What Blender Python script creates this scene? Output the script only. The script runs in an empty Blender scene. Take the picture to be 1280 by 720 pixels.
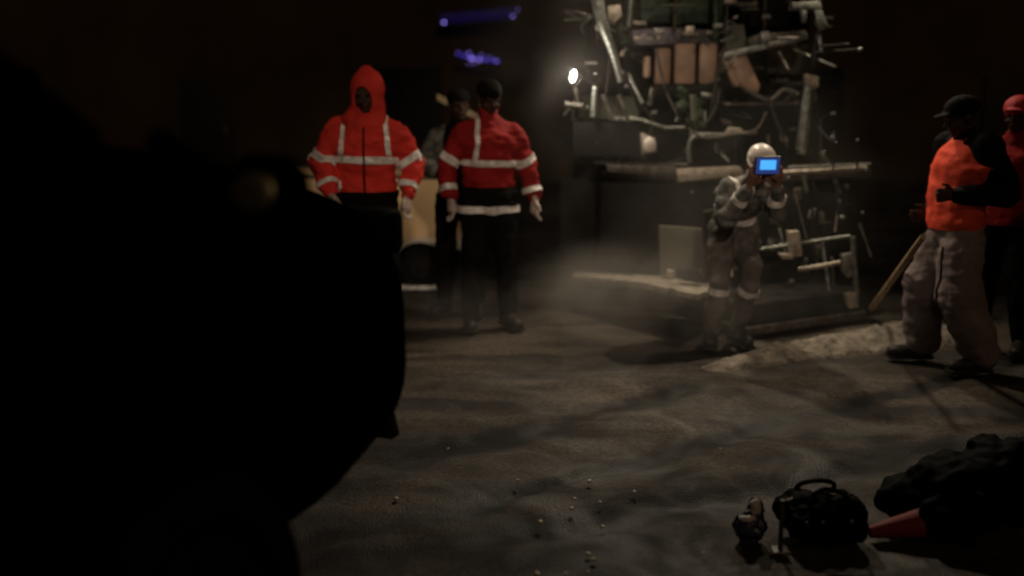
import bpy, bmesh, math, random
from mathutils import Vector, Matrix, noise
random.seed(7)
PI = math.pi
scene = bpy.context.scene
col = scene.collection
# ------------------------------------------------------------------ camera
CAMH = 1.6; FPX = 1230.0; TH = math.atan(230/1230)
FW = Vector((0, math.cos(TH), -math.sin(TH))); UP = Vector((0, math.sin(TH), math.cos(TH)))
def ray(px, py):
    return FW + Vector((1, 0, 0))*((px-640)/FPX) + UP*((360-py)/FPX)
def P(px, py, Y):
    r = ray(px, py); return Vector((0, 0, CAMH)) + r*(Y/r.y)
def G(px, py, z=0):
    r = ray(px, py); return Vector((0, 0, CAMH)) + r*((z-CAMH)/r.z)
cd = bpy.data.cameras.new('camera'); cam = bpy.data.objects.new('camera', cd); col.objects.link(cam)
cam.location = (0, 0, CAMH); cam.rotation_euler = (PI/2-TH, 0, 0)
cd.sensor_width = 36; cd.lens = FPX/1280*36; cd.clip_start = 0.05; cd.clip_end = 1000
cd.dof.use_dof = True; cd.dof.focus_distance = 4.6; cd.dof.aperture_fstop = .72
scene.camera = cam
# ------------------------------------------------------------------ materials
def mat(name, c, rough=.6, metal=0, var=.25, scale=8, bump=.0, bscale=40, spec=.5, coat=0):
    m = bpy.data.materials.new(name); m.use_nodes = True
    nt = m.node_tree; b = nt.nodes['Principled BSDF']; L = nt.links.new
    tc = nt.nodes.new('ShaderNodeTexCoord'); n = nt.nodes.new('ShaderNodeTexNoise')
    n.inputs['Scale'].default_value = scale; n.inputs['Detail'].default_value = 5
    L(tc.outputs['Object'], n.inputs['Vector'])
    r = nt.nodes.new('ShaderNodeValToRGB'); L(n.outputs['Fac'], r.inputs['Fac'])
    r.color_ramp.elements[0].position = .3; r.color_ramp.elements[1].position = .7
    r.color_ramp.elements[0].color = tuple(max(0, x*(1-var)) for x in c)+(1,)
    r.color_ramp.elements[1].color = tuple(min(1, x*(1+var)) for x in c)+(1,)
    L(r.outputs['Color'], b.inputs['Base Color'])
    b.inputs['Roughness'].default_value = rough; b.inputs['Metallic'].default_value = metal
    b.inputs['Specular IOR Level'].default_value = spec
    if bump:
        n2 = nt.nodes.new('ShaderNodeTexNoise'); n2.inputs['Scale'].default_value = bscale; n2.inputs['Detail'].default_value = 4
        L(tc.outputs['Object'], n2.inputs['Vector'])
        bp = nt.nodes.new('ShaderNodeBump'); bp.inputs['Strength'].default_value = bump; bp.inputs['Distance'].default_value = .02
        L(n2.outputs['Fac'], bp.inputs['Height']); L(bp.outputs['Normal'], b.inputs['Normal'])
    return m
def emit(name, c, s):
    m = bpy.data.materials.new(name); m.use_nodes = True
    b = m.node_tree.nodes['Principled BSDF']; b.inputs['Base Color'].default_value = (.1, .1, .1, 1)
    b.inputs['Emission Color'].default_value = c+(1,); b.inputs['Emission Strength'].default_value = s
    return m
M = {}
M['hivis'] = mat('orange_red_hivis_cloth', (.62, .040, .028), .8, var=.2, scale=5, bump=.25, bscale=60, spec=.15)
M['hivis_dim'] = mat('dimmed_red_hivis_cloth', (.27, .014, .013), .8, var=.25, scale=5, bump=.25, bscale=60, spec=.15)  # hi-vis red darkened so the dimmer light on this worker sits in the colour
M['vest'] = mat('orange_vest_cloth', (.85, .09, .045), .75, var=.15, scale=5, bump=.2, bscale=60, spec=.15)
M['stripe'] = mat('silver_reflective_tape', (.80, .70, .66), .45, var=.35, scale=25, spec=.6)
M['black'] = mat('black_cloth', (.006, .005, .0045), .85, var=.3, scale=9, bump=.3, spec=.1)
M['darkred'] = mat('maroon_cloth', (.24, .014, .014), .85, var=.3, scale=9, bump=.3, spec=.1)
M['greycloth'] = mat('grey_padded_cloth', (.15, .145, .13), .6, var=.6, scale=14, bump=.4, spec=.2)
M['trous'] = mat('grey_mauve_work_trousers', (.27, .215, .21), .85, var=.25, scale=7, bump=.4, bscale=30, spec=.1)
M['beige'] = mat('dusty_grey_trousers', (.12, .108, .098), .85, var=.45, scale=12, bump=.4, spec=.1)
M['skin'] = mat('skin', (.20, .10, .065), .55, var=.1, scale=20, spec=.35)
M['darkskin'] = mat('brown_skin', (.055, .028, .018), .75, var=.15, scale=20, spec=.15)
M['eye'] = mat('dark_eye', (.02, .015, .012), .2)
M['lip'] = mat('lip', (.12, .035, .03), .5)
M['darkeye'] = mat('deep_brown_eye', (.03, .018, .013), .6, spec=.1)
M['darklip'] = mat('brown_lip', (.055, .022, .018), .7, spec=.1)
M['glove'] = mat('pale_glove', (.50, .40, .34), .8, var=.1, spec=.2)
M['boot'] = mat('black_boot_leather', (.02, .017, .015), .6, var=.3, scale=20, bump=.3)
M['brownboot'] = mat('brown_boot_leather', (.20, .075, .045), .7, var=.3, scale=20, bump=.3)
M['hair'] = mat('dark_hair', (.012, .009, .008), .8)
M['helmet'] = mat('pale_helmet_plastic', (.75, .66, .60), .35, var=.05)
M['redcap'] = mat('red_cap_cloth', (.5, .02, .03), .7, var=.2)
M['carblack'] = mat('black_car_paint', (.0014, .0010, .0010), .9, var=.2, spec=.0)
M['tyre'] = mat('tyre_rubber', (.01, .01, .01), .85, var=.2, bump=.3, spec=.1)
M['rim'] = mat('black_steel_rim', (.012, .012, .012), .6, spec=.1)
M['glassd'] = mat('dark_car_glass', (.0015, .0012, .0012), .6, var=.1, spec=.02)
M['mirror'] = mat('ochre_reflection_glass', (.85, .74, .52), .5, metal=1, var=.2, scale=18)  # warm reflection put into the glass as an ochre tint
M['cream'] = mat('cream_car_paint', (.74, .50, .27), .5, var=.12, scale=3, spec=.3)
M['creamdark'] = mat('dark_window_glass', (.01, .01, .01), .3, spec=.3)
M['chrome'] = mat('pale_metal_trim', (.75, .72, .66), .4, metal=.6, var=.1)
M['dsteel'] = mat('oily_dark_steel', (.010, .008, .006), .65, metal=0, var=.5, scale=9, bump=.3, spec=.2)
M['msteel'] = mat('worn_mid_steel', (.11, .095, .08), .5, metal=.4, var=.6, scale=14, bump=.3)
M['psteel'] = mat('pale_scuffed_steel', (.27, .28, .25), .38, metal=.6, var=.45, scale=18, bump=.3)
M['lsteel'] = mat('light_scuffed_steel', (.42, .36, .29), .45, metal=.3, var=.45, scale=20, bump=.3)
M['violet'] = mat('mauve_grey_panel', (.17, .14, .155), .5, var=.4, scale=16)
M['green'] = mat('dull_green_paint', (.035, .06, .03), .5, var=.5, scale=20, bump=.4)
M['greygreen'] = mat('grey_green_flap', (.12, .12, .085), .7, var=.2, scale=5)
M['tan'] = mat('tan_padded_vinyl', (.46, .29, .20), .5, var=.15, scale=9, bump=.15)
M['rubber'] = mat('black_hose_rubber', (.03, .027, .024), .4, var=.3)
M['wood'] = mat('pale_wood', (.42, .30, .18), .7, var=.3, scale=12, bump=.3)
M['asphalt'] = None
M['wall'] = mat('brown_render_wall', (.10, .065, .03), .9, var=.3, scale=.7, bump=.3, bscale=9)
M['wallframe'] = mat('dark_window_frame', (.04, .03, .02), .7)
M['pane'] = mat('black_window_pane', (.008, .008, .008), .25)
M['bag'] = mat('blue_white_plastic_film', (.05, .05, .12), .35, var=.6, scale=20)
M['crate'] = mat('black_crate_plastic', (.001, .001, .001), .7, var=.3, spec=.03)
M['sack'] = mat('black_sack_plastic', (.0015, .0015, .0015), .7, var=.3, spec=.04)
M['cone'] = mat('red_cone_plastic', (.26, .02, .012), .7, var=.2)
M['pebble'] = mat('pale_pebble', (.75, .68, .56), .6, var=.3, scale=60)
M['lamp'] = emit('lit_white_lamp', (1, .95, .85), 14)
M['lampdim'] = emit('lamp_glass_lit', (1, .85, .65), .25)
M['screen'] = emit('blue_lit_screen', (.06, .42, 1.0), 1.1)
M['screenglow'] = emit('deep_blue_screen_border', (.01, .07, .45), .35)
M['led'] = emit('violet_led', (.35, .25, 1), 3.5)
M['ledstrip'] = emit('dim_blue_led_tube', (.05, .02, .55), .035)
M['ledstrip2'] = emit('blue_led_tube', (.03, .01, .9), .16)
# ------------------------------------------------------------------ mesh helpers
def frame_of(d):
    d = d.normalized()
    a = Vector((0, 0, 1)) if abs(d.z) < .9 else Vector((0, 1, 0))
    x = a.cross(d).normalized(); y = d.cross(x).normalized(); return x, y
def tube(bm, pts, rads, n=12, cap=True):
    """tube through pts with a radius each, ends closed"""
    pts = [Vector(p) for p in pts]
    if not hasattr(rads, '__len__'): rads = [rads]*len(pts)
    rings = []; x = y = None
    for i, p in enumerate(pts):
        d = (pts[min(i+1, len(pts)-1)]-pts[max(i-1, 0)])
        if x is None: x, y = frame_of(d)
        else:
            d.normalize(); x = (x-d*x.dot(d)).normalized(); y = d.cross(x)
        rings.append([bm.verts.new(p+(x*math.cos(2*PI*k/n)+y*math.sin(2*PI*k/n))*rads[i]) for k in range(n)])
    for a, b in zip(rings, rings[1:]):
        for k in range(n): bm.faces.new((a[k], a[(k+1) % n], b[(k+1) % n], b[k]))
    if cap: bm.faces.new(rings[0][::-1]); bm.faces.new(rings[-1])
def smooth_pts(pts, n=6):
    pts = [Vector(p) for p in pts]; out = []
    q = [pts[0]]+pts+[pts[-1]]
    for i in range(1, len(q)-2):
        for k in range(n):
            t = k/n; p0, p1, p2, p3 = q[i-1:i+3]
            out.append(.5*((2*p1)+(p2-p0)*t+(2*p0-5*p1+4*p2-p3)*t*t+(-p0+3*p1-3*p2+p3)*t**3))
    out.append(pts[-1]); return out
def cap(bm, p0, r0, p1, r1, lat=None, wr=1.0, n=14):
    """tapered capsule; lat = lateral axis stretched by wr"""
    p0 = Vector(p0); p1 = Vector(p1); d = p1-p0; L = d.length
    d = d/L if L > 1e-6 else Vector((0, 0, 1))
    if lat is not None:
        x = Vector(lat); x = (x-d*x.dot(d)).normalized(); y = d.cross(x)
    else: x, y = frame_of(d)
    rings = []
    prof = [(-math.cos(a)*r0, math.sin(a)*r0) for a in [PI/2*k/4 for k in range(1, 5)]]
    prof += [(L*k/4, r0+(r1-r0)*k/4) for k in range(1, 4)]
    prof += [(L+math.sin(a)*r1, math.cos(a)*r1) for a in [PI/2*k/4 for k in range(0, 4)]]
    for t, r in prof:
        c = p0+d*t
        rings.append([bm.verts.new(c+x*math.cos(2*PI*k/n)*r*wr+y*math.sin(2*PI*k/n)*r) for k in range(n)])
    a = bm.verts.new(p0-d*r0); b = bm.verts.new(p1+d*r1)
    for k in range(n):
        bm.faces.new((a, rings[0][(k+1) % n], rings[0][k]))
        bm.faces.new((b, rings[-1][k], rings[-1][(k+1) % n]))
    for u, v in zip(rings, rings[1:]):
        for k in range(n): bm.faces.new((u[k], u[(k+1) % n], v[(k+1) % n], v[k]))
def ell(bm, c, r, R=None, n=14):
    ret = bmesh.ops.create_uvsphere(bm, u_segments=n, v_segments=n-4, radius=1)
    S = Matrix.Diagonal((r[0], r[1], r[2], 1)); m = Matrix.Translation(c) @ (R.to_4x4() if R else Matrix()) @ S
    bmesh.ops.transform(bm, matrix=m, verts=ret['verts'])
def box(bm, c, s, R=None, bev=.0):
    ret = bmesh.ops.create_cube(bm, size=1)
    m = Matrix.Translation(c) @ (R.to_4x4() if R else Matrix()) @ Matrix.Diagonal((s[0], s[1], s[2], 1))
    bmesh.ops.transform(bm, matrix=m, verts=ret['verts'])
    if bev:
        es = list({e for v in ret['verts'] for e in v.link_edges})
        bmesh.ops.bevel(bm, geom=es, offset=bev, segments=2, affect='EDGES', profile=.5)
def prism(bm, pts, depth_vec, bev=0):
    """closed slab: polygon pts (3D, planar) pushed by depth_vec"""
    a = [bm.verts.new(p) for p in pts]; b = [bm.verts.new(Vector(p)+Vector(depth_vec)) for p in pts]
    n = len(a); fs = [bm.faces.new(a[::-1]), bm.faces.new(b)]
    for k in range(n): fs.append(bm.faces.new((a[k], a[(k+1) % n], b[(k+1) % n], b[k])))
    bmesh.ops.recalc_face_normals(bm, faces=fs)
    if bev: bmesh.ops.bevel(bm, geom=list({e for f in fs for e in f.edges}), offset=bev, segments=2, affect='EDGES', profile=.5)
def link_mesh(name, bm, m, parent=None, smooth=True, origin=None, mats=None):
    if origin is not None: bmesh.ops.translate(bm, vec=-Vector(origin), verts=bm.verts)
    me = bpy.data.meshes.new(name); bm.to_mesh(me); bm.free()
    for mm in (mats or [m]): me.materials.append(mm)
    if smooth:
        me.polygons.foreach_set('use_smooth', [True]*len(me.polygons))
        me.set_sharp_from_angle(angle=math.radians(38))
    o = bpy.data.objects.new(name, me); col.objects.link(o)
    if parent: o.parent = parent
    return o
def bake(bm, mods, free=True):
    me = bpy.data.meshes.new('tmp'); bm.to_mesh(me); 
    if free: bm.free()
    o = bpy.data.objects.new('tmp', me); col.objects.link(o)
    for typ, kw in mods:
        md = o.modifiers.new(typ, typ)
        for k, v in kw.items(): setattr(md, k, v)
    dg = bpy.context.evaluated_depsgraph_get()
    me2 = bpy.data.meshes.new_from_object(o.evaluated_get(dg))
    out = bmesh.new(); out.from_mesh(me2)
    bpy.data.objects.remove(o); bpy.data.meshes.remove(me); bpy.data.meshes.remove(me2)
    return out
def remesh(bm, vox, it=4, dec=None):
    mods = [('REMESH', dict(mode='VOXEL', voxel_size=vox)), ('SMOOTH', dict(factor=.5, iterations=it))]
    return bake(bm, mods)
def wrinkle(bm, amp, sc, stretch=(1, 1, 1), seed=0):
    bm.normal_update()
    for v in bm.verts:
        q = Vector((v.co.x*stretch[0], v.co.y*stretch[1], v.co.z*stretch[2]))*sc+Vector((seed*7.3,)*3)
        v.co += v.normal*amp*(noise.noise(q)+.5*noise.noise(q*2.3))
def tag(o, label=None, cat=None, group=None, kind=None):
    if label: o['label'] = label
    if cat: o['category'] = cat
    if group: o['group'] = group
    if kind: o['kind'] = kind
    return o
def thing(name, loc, label, cat, rotz=0, group=None):
    o = bpy.data.objects.new(name, None); o.empty_display_size = .2; col.objects.link(o)
    o.location = loc; o.rotation_euler = (0, 0, rotz); return tag(o, label, cat, group)
V = Vector
# ------------------------------------------------------------------ people
class Fig:
    pass
def std_joints(**kw):
    J = dict(pelvis=V((0, 0, .95)), waist=V((0, 0, 1.10)), chest=V((0, 0, 1.32)), neck=V((0, .015, 1.50)), head=V((0, -.01, 1.635)))
    for s, n in ((-1, 'r'), (1, 'l')):
        J['sh'+n] = V((.170*s, .01, 1.385)); J['el'+n] = V((.27*s, .03, 1.15)); J['wr'+n] = V((.27*s, -.10, .92)); J['fd'+n] = V((0, -.25, -1))
        J['hi'+n] = V((.095*s, 0, .90)); J['kn'+n] = V((.12*s, -.03, .49)); J['an'+n] = V((.14*s, .02, .09)); J['to'+n] = V((.17*s, -.17, .035))
    for k, v in kw.items(): J[k] = V(v)
    return J
def hand(bm, J, n, curl=.35, s=1):
    """palm, four unequal fingers and a side thumb in the direction fd"""
    w = J['wr'+n]; d = J['fd'+n].normalized(); sgn = -1 if n == 'r' else 1
    lat = J.get('hl'+n, V((0, -1, 0))); lat = (lat-d*lat.dot(d)).normalized()      # thumb side
    nrm = d.cross(lat).normalized()*(1 if n == 'l' else -1)*-1                       # towards palm
    cap(bm, w+d*.03, .026*s, w+d*.085, .034*s, lat=lat, wr=1.25, n=10)
    for i, (off, ln) in enumerate(((.032, .070), (.011, .080), (-.011, .074), (-.031, .058))):
        a = w+d*.095+lat*off*1.15
        c = curl+.06*i; p1 = a+(d*math.cos(c*.5)+nrm*math.sin(c*.5))*ln*.42
        p2 = p1+(d*math.cos(c*1.6)+nrm*math.sin(c*1.6))*ln*.33; p3 = p2+(d*math.cos(c*2.6)+nrm*math.sin(c*2.6))*ln*.25
        cap(bm, a-d*.02, .0095, p1, .0090, n=8); cap(bm, p1, .0088, p2, .0082, n=8); cap(bm, p2, .0082, p3, .0075, n=8)
    b = w+d*.03+lat*.032; m1 = b+(d*.7+lat*.75+nrm*.2).normalized()*.045; m2 = m1+(d*.95+lat*.15+nrm*.3).normalized()*.034
    cap(bm, b, .014, m1, .0115, n=8); cap(bm, m1, .0112, m2, .0095, n=8)
def figure(J, HR=None, skin='skin', curl=.35, fat=1.0):
    """one continuous body mesh"""
    f = Fig(); f.J = J; f.HR = HR or Matrix.Rotation(0, 3, 'X')
    bm = bmesh.new(); lat = (J['shl']-J['shr']).normalized(); lp = (J['hil']-J['hir']).normalized()
    cap(bm, J['pelvis']-V((0, 0, .02)), .105*fat, J['waist'], .095*fat, lat=lp, wr=1.35)
    cap(bm, J['waist'], .095*fat, J['chest'], .11*fat, lat=lat, wr=1.4)
    cap(bm, J['chest'], .11*fat, J['chest'].lerp(J['neck'], .6), .07, lat=lat, wr=1.9)
    cap(bm, J['neck']-(J['neck']-J['chest'])*.15, .062, J['head']-f.HR@V((0, 0, .03)), .055)
    for n in 'rl':
        cap(bm, J['sh'+n], .055, J['el'+n], .042); cap(bm, J['el'+n], .042, J['wr'+n], .028)
        hand(bm, J, n, curl)
        cap(bm, J['hi'+n], .088*fat, J['kn'+n], .056); cap(bm, J['kn'+n], .056, J['an'+n], .038)
        cap(bm, J['an'+n]-V((0, 0, .03)), .038, J['to'+n], .030)
    H = J['head']; R = f.HR
    h = lambda *a: H+R@V(a)
    ell(bm, h(0, .012, .035), (.075, .095, .088), R); ell(bm, h(0, -.022, -.03), (.058, .070, .082), R)
    ell(bm, h(0, -.055, -.085), (.030, .026, .022), R)                       # chin
    cap(bm, h(0, -.088, .008), .009, h(0, -.110, -.026), .0135)              # nose
    cap(bm, h(-.045, -.078, .022), .011, h(.045, -.078, .022), .011)         # brow
    cap(bm, h(-.018, -.086, -.058), .008, h(.018, -.086, -.058), .008)       # lips
    for s in (-1, 1):
        ell(bm, h(.078*s, .01, -.008), (.010, .02, .032), R)                 # ear
        ell(bm, h(.042*s, -.062, -.03), (.022, .02, .02), R)                 # cheek
    bm = remesh(bm, .0075, 2)
    f.bm = bm
    for fc in bm.faces:
        c = R.transposed()@(fc.calc_center_median()-H)
        if c.y < -.05 and abs(c.z-.004) < .009 and .018 < abs(c.x) < .046: fc.material_index = 1
        elif c.y < -.078 and abs(c.z+.058) < .009 and abs(c.x) < .026: fc.material_index = 2
    f.mats = [M[skin], M['eye'] if skin == 'skin' else M['darkeye'], M['lip'] if skin == 'skin' else M['darklip']]
    return f
def shell(bm0, test, off, thick=.003):
    """clothing shell: faces of a mesh that pass test, lifted off along the normals"""
    bm = bm0.copy(); bm.normal_update()
    bmesh.ops.delete(bm, geom=[fc for fc in bm.faces if not test(fc.calc_center_median())], context='FACES')
    if not bm.faces: return bm
    for v in bm.verts: v.co += v.normal*off
    bmesh.ops.solidify(bm, geom=bm.faces[:], thickness=-thick)
    for fc in bm.faces: fc.material_index = 0
    return bm
def band(bm0, o, nrm, hw, test=lambda c: True, off=.004):
    o = V(o); nrm = V(nrm).normalized(); bm = bm0.copy()
    for s in (-1, 1):
        g = bm.verts[:]+bm.edges[:]+bm.faces[:]
        bmesh.ops.bisect_plane(bm, geom=g, plane_co=o+nrm*hw*s, plane_no=nrm)
    r = shell(bm, lambda c: abs((c-o).dot(nrm)) < hw and test(c), off)
    bm.free(); return r
def torso_cloth(J, g, hem, voxel=.013, sleeves=True, top=.62, seed=0, amp=.012, slv=1.0, wide=1.0, collar=True):
    bm = bmesh.new(); lat = (J['shl']-J['shr']).normalized(); lp = (J['hil']-J['hir']).normalized()
    ax = (J['pelvis']-J['waist']).normalized()
    bot = J['pelvis']+ax*hem
    cap(bm, bot, .118*g, J['waist'], .112*g, lat=lp, wr=1.38*wide)
    cap(bm, J['waist'], .112*g, J['chest'], .125*g, lat=lat, wr=1.40*wide)
    cap(bm, J['chest'], .125*g, J['chest'].lerp(J['neck'], top), .075*g, lat=lat, wr=1.75)
    if collar: cap(bm, J['chest'].lerp(J['neck'], .6), .08*g, J['neck'].lerp(J['head'], .18), .070)
    if sleeves:
        for n in 'rl':
            w = J['wr'+n]; e = J['el'+n]
            cap(bm, J['neck'].lerp(J['sh'+n], .35)-V((0, 0, .03)), .062*g, J['sh'+n], .074*g)
            cap(bm, J['sh'+n], .078*g*slv, e, .066*g*slv); cap(bm, e, .066*g*slv, w+(w-e).normalized()*-.02, .046*g*slv)
    bm = remesh(bm, voxel, 4)
    wrinkle(bm, amp, 7, (1, 1, 1.8), seed)
    # flat hem
    g_ = bm.verts[:]+bm.edges[:]+bm.faces[:]
    cut = bot+ax*.03
    near = lambda v: True
    ret = bmesh.ops.bisect_plane(bm, geom=g_, plane_co=cut, plane_no=ax)
    hands = [J['wrr'], J['wrl'], J['elr'], J['ell'] if 'ell' in J else J['ell']] if False else []
    bmesh.ops.delete(bm, geom=[fc for fc in bm.faces if (fc.calc_center_median()-cut).dot(ax) > 0 and
        min((fc.calc_center_median()-J['wr'+n]).length for n in 'rl') > .13 or False and
        (fc.calc_center_median()-cut).dot(ax) > 0], context='FACES')
    es = [e for e in bm.edges if e.is_boundary]
    if es: bmesh.ops.holes_fill(bm, edges=es)
    return bm
def trouser_cloth(J, g=1.0, hem=.10, seed=3, amp=.012, flare=1.0, voxel=.013):
    bm = bmesh.new(); lp = (J['hil']-J['hir']).normalized()
    cap(bm, J['pelvis']-V((0, 0, .03)), .112*g, J['pelvis'].lerp(J['waist'], .4), .105*g, lat=lp, wr=1.34)
    for n in 'rl':
        cap(bm, J['hi'+n], .100*g, J['kn'+n], .078*g*flare); cap(bm, J['kn'+n], .078*g*flare, J['an'+n]+V((0, 0, hem*.3)), .062*g*flare)
    bm = remesh(bm, voxel, 4); wrinkle(bm, amp, 6, (1, 1, 1.6), seed); return bm
def boot_mesh(J, n, tall=.16):
    bm = bmesh.new(); a = J['an'+n]; t = J['to'+n]; k = J['kn'+n]
    d = V((t.x-a.x, t.y-a.y, 0)).normalized()
    cap(bm, a+(k-a).normalized()*tall, .058, a, .052)
    cap(bm, V((a.x, a.y, .052))-d*.03, .050, V((t.x, t.y, .046)), .043, lat=d.cross(V((0, 0, 1))), wr=1.08)
    bm = remesh(bm, .010, 3)
    box(bm, (a.x+d.x*.075, a.y+d.y*.075, .012), (.10, .29, .024), Matrix.Rotation(math.atan2(-d.x, d.y), 3, 'Z'), .006)
    return bm
def finish_person(root, f, parts):
    """body mesh then the clothing children"""
    body = link_mesh('body', f.bm, None, root, mats=f.mats)
    return body
def person(loc, rotz, scale, label):
    r = thing('person', loc, label, 'person', rotz); r.scale = (scale,)*3; return r
def add_stripes_std(jk, jb, J, z_h, verts=(-.155, .155), sleeves=True):
    st = []
    def arm(c, n): 
        e = J['el'+n]; s = J['sh'+n]; w = J['wr'+n]
        return min(distseg(c, s.lerp(e, .25), e), distseg(c, e, w))
    isarm = lambda c: min(arm(c, 'l'), arm(c, 'r')) < .085
    b = band(jb, (0, 0, z_h), (.03, 0, 1), .021, lambda c: not isarm(c)); link_mesh('reflective_stripe', b, M['stripe'], jk)
    if verts:
        for x in verts:
            b = band(jb, (x, 0, z_h), (1, 0, .10 if x > 0 else -.10), .015, lambda c: z_h+.03 < c.z < J['neck'].z+.03 and not isarm(c)); link_mesh('reflective_stripe', b, M['stripe'], jk)
    if sleeves:
        for n in 'rl':
            s = J['sh'+n]; e = J['el'+n]; w = J['wr'+n]; o = s.lerp(e, .80); d = (e-s)
            b = band(jb, o, d, .026, lambda c: distseg(c, s, e) < .11 and (c-J['chest']).length > .12 and abs(c.x) > .19); link_mesh('reflective_stripe', b, M['stripe'], jk)
            o = e.lerp(w, .72)
            b = band(jb, o, w-e, .02, lambda c: distseg(c, e, w) < .085); link_mesh('reflective_stripe', b, M['stripe'], jk)
def distseg(c, a, b):
    d = b-a; t = max(0, min(1, (c-a).dot(d)/d.dot(d))); return (c-(a+d*t)).length
def hood_mesh(J, R, open_=True, r=1.0):
    H = J['head']; h = lambda *a: H+R@V(a); bm = bmesh.new()
    ell(bm, h(0, .025, .035), (.108*r, .125*r, .125*r), R); ell(bm, h(0, .01, -.06), (.105*r, .12*r, .12*r), R)
    ell(bm, h(0, .03, .10), (.060*r, .07*r, .085*r), R)
    cap(bm, h(0, .03, -.08), .112, J['neck'].lerp(J['chest'], .3), .165); bm = remesh(bm, .011, 5); wrinkle(bm, .006, 10, seed=5)
    if open_:
        def inside(c):
            q = R.transposed()@(c-H); return q.y < -.03 and (q.x/.062)**2+((q.z+.025)/.098)**2 < 1
        bmesh.ops.delete(bm, geom=[fc for fc in bm.faces if inside(fc.calc_center_median())], context='FACES')
        for e in bm.edges:
            pass
        bm.normal_update(); bmesh.ops.solidify(bm, geom=bm.faces[:], thickness=.010)
    return bm
def hair_mesh(f, low=-.02):
    H = f.J['head']; R = f.HR
    return shell(f.bm, lambda c: (lambda q: q.length < .16 and ((q.z > .055) or (q.y > .015 and q.z > low-.03)) and abs(q.x) < .083)(R.transposed()@(c-H)), .010, .008)
def cap_mesh(f, peak=True, r=1.0):
    H = f.J['head']; R = f.HR; h = lambda *a: H+R@V(a); bm = bmesh.new()
    ell(bm, h(0, .01, .06), (.088*r, .108*r, .078*r), R)
    if peak: ell(bm, h(0, -.115, .045), (.062, .062, .010), R)
    return remesh(bm, .009, 3)
def gloves(f, root, m='glove'):
    for n in 'rl':
        b = shell(f.bm, lambda c: (c-(f.J['wr'+n]+f.J['fd'+n].normalized()*.08)).length < .105, .002, .002)
        link_mesh('glove', b, M[m], root)
def dress(root, f, jm, tm, bootm='boot', g=1.12, hem=-.02, tg=1.08, tall=.16, **kw):
    J = f.J
    jb = torso_cloth(J, g, hem, **kw); tb = trouser_cloth(J, tg)
    return jb, tb
def build(root, f, jb, jm, tb, tm, bm_='boot', tall=.16, jname='jacket'):
    link_mesh('body', f.bm.copy(), None, root, mats=f.mats)
    jk = link_mesh(jname, jb.copy(), M[jm], root); tr = link_mesh('trousers', tb.copy(), M[tm], root)
    for n in 'rl': link_mesh('boot', boot_mesh(f.J, n, tall), M[bm_], root)
    return jk, tr
def put(px, py_feet): return G(px, py_feet)

# hooded worker on the left ------------------------------------------------
J = std_joints(elr=(-.295, .02, 1.18), wrr=(-.215, -.16, 1.005), ell=(.305, .02, 1.17), wrl=(.265, -.13, .985), fdr=(.35, -.35, -.9), fdl=(-.1, -.3, -1), hlr=(.4, -1, 0), hll=(-.4, -1, 0),
               head=(.015, -.03, 1.625))
RH = Matrix.Rotation(-.22, 3, 'Z') @ Matrix.Rotation(.18, 3, 'X')
root = person(put(464, 425), .06, 1.02, 'worker in bright orange-red jacket with pointed hood up, beside the black pickup')
f = figure(J, RH, 'darkskin')
jb = torso_cloth(J, 1.24, -.03, seed=1, amp=.026, wide=1.0)
tb = trouser_cloth(J, 1.12, seed=2)
jk, tr = build(root, f, jb, 'hivis', tb, 'black', 'brownboot', .22)
link_mesh('hood', hood_mesh(J, RH, r=1.06), M['hivis'], jk)
add_stripes_std(jk, jb, J, 1.215)
hb = band(jb, (0, 0, .955), (0, 0, 1), .055, lambda c: abs(c.x) < .21, .006); link_mesh('dark_hem', hb, M['black'], jk)
sb = band(tb, (0, 0, .845), (.10, 0, 1), .028, lambda c: True, .012); link_mesh('reflective_stripe', sb, M['stripe'], tr)
gloves(f, root)
zb = bmesh.new(); tube(zb, [(0, -.172, 1.0), (0, -.18, 1.15), (0, -.18, 1.32), (0, -.13, 1.46)], .006, 6); link_mesh('zip', zb, M['black'], jk)
# second orange jacket ------------------------------------------------------
J = std_joints(elr=(-.305, .03, 1.18), wrr=(-.285, -.06, .955), ell=(.285, .05, 1.16), wrl=(.335, -.0, .93), fdr=(.1, -.15, -1), fdl=(0, -.15, -1))
RH = Matrix.Rotation(.15, 3, 'Z') @ Matrix.Rotation(.30, 3, 'X')
root = person(put(612, 408), .22, 1.0, 'worker in dimmer red hi-vis jacket and dark beanie, nearest the machine of the left group')
f = figure(J, RH, 'darkskin')
jb = torso_cloth(J, 1.17, -.02, seed=4, amp=.026); tb = trouser_cloth(J, 1.10, seed=5)
jk, tr = build(root, f, jb, 'hivis_dim', tb, 'black')
add_stripes_std(jk, jb, J, 1.19, (-.12,))
hb = band(jb, (0, 0, .975), (0, 0, 1), .05, lambda c: abs(c.x) < .20, .006); link_mesh('dark_hem', hb, M['black'], jk)
sb = band(tb, (0, 0, .865), (0, 0, 1), .024, lambda c: c.y < .05, .020); link_mesh('reflective_stripe', sb, M['stripe'], tr)
link_mesh('beanie', cap_mesh(f, False, 1.03), M['black'], root); gloves(f, root)
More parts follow.
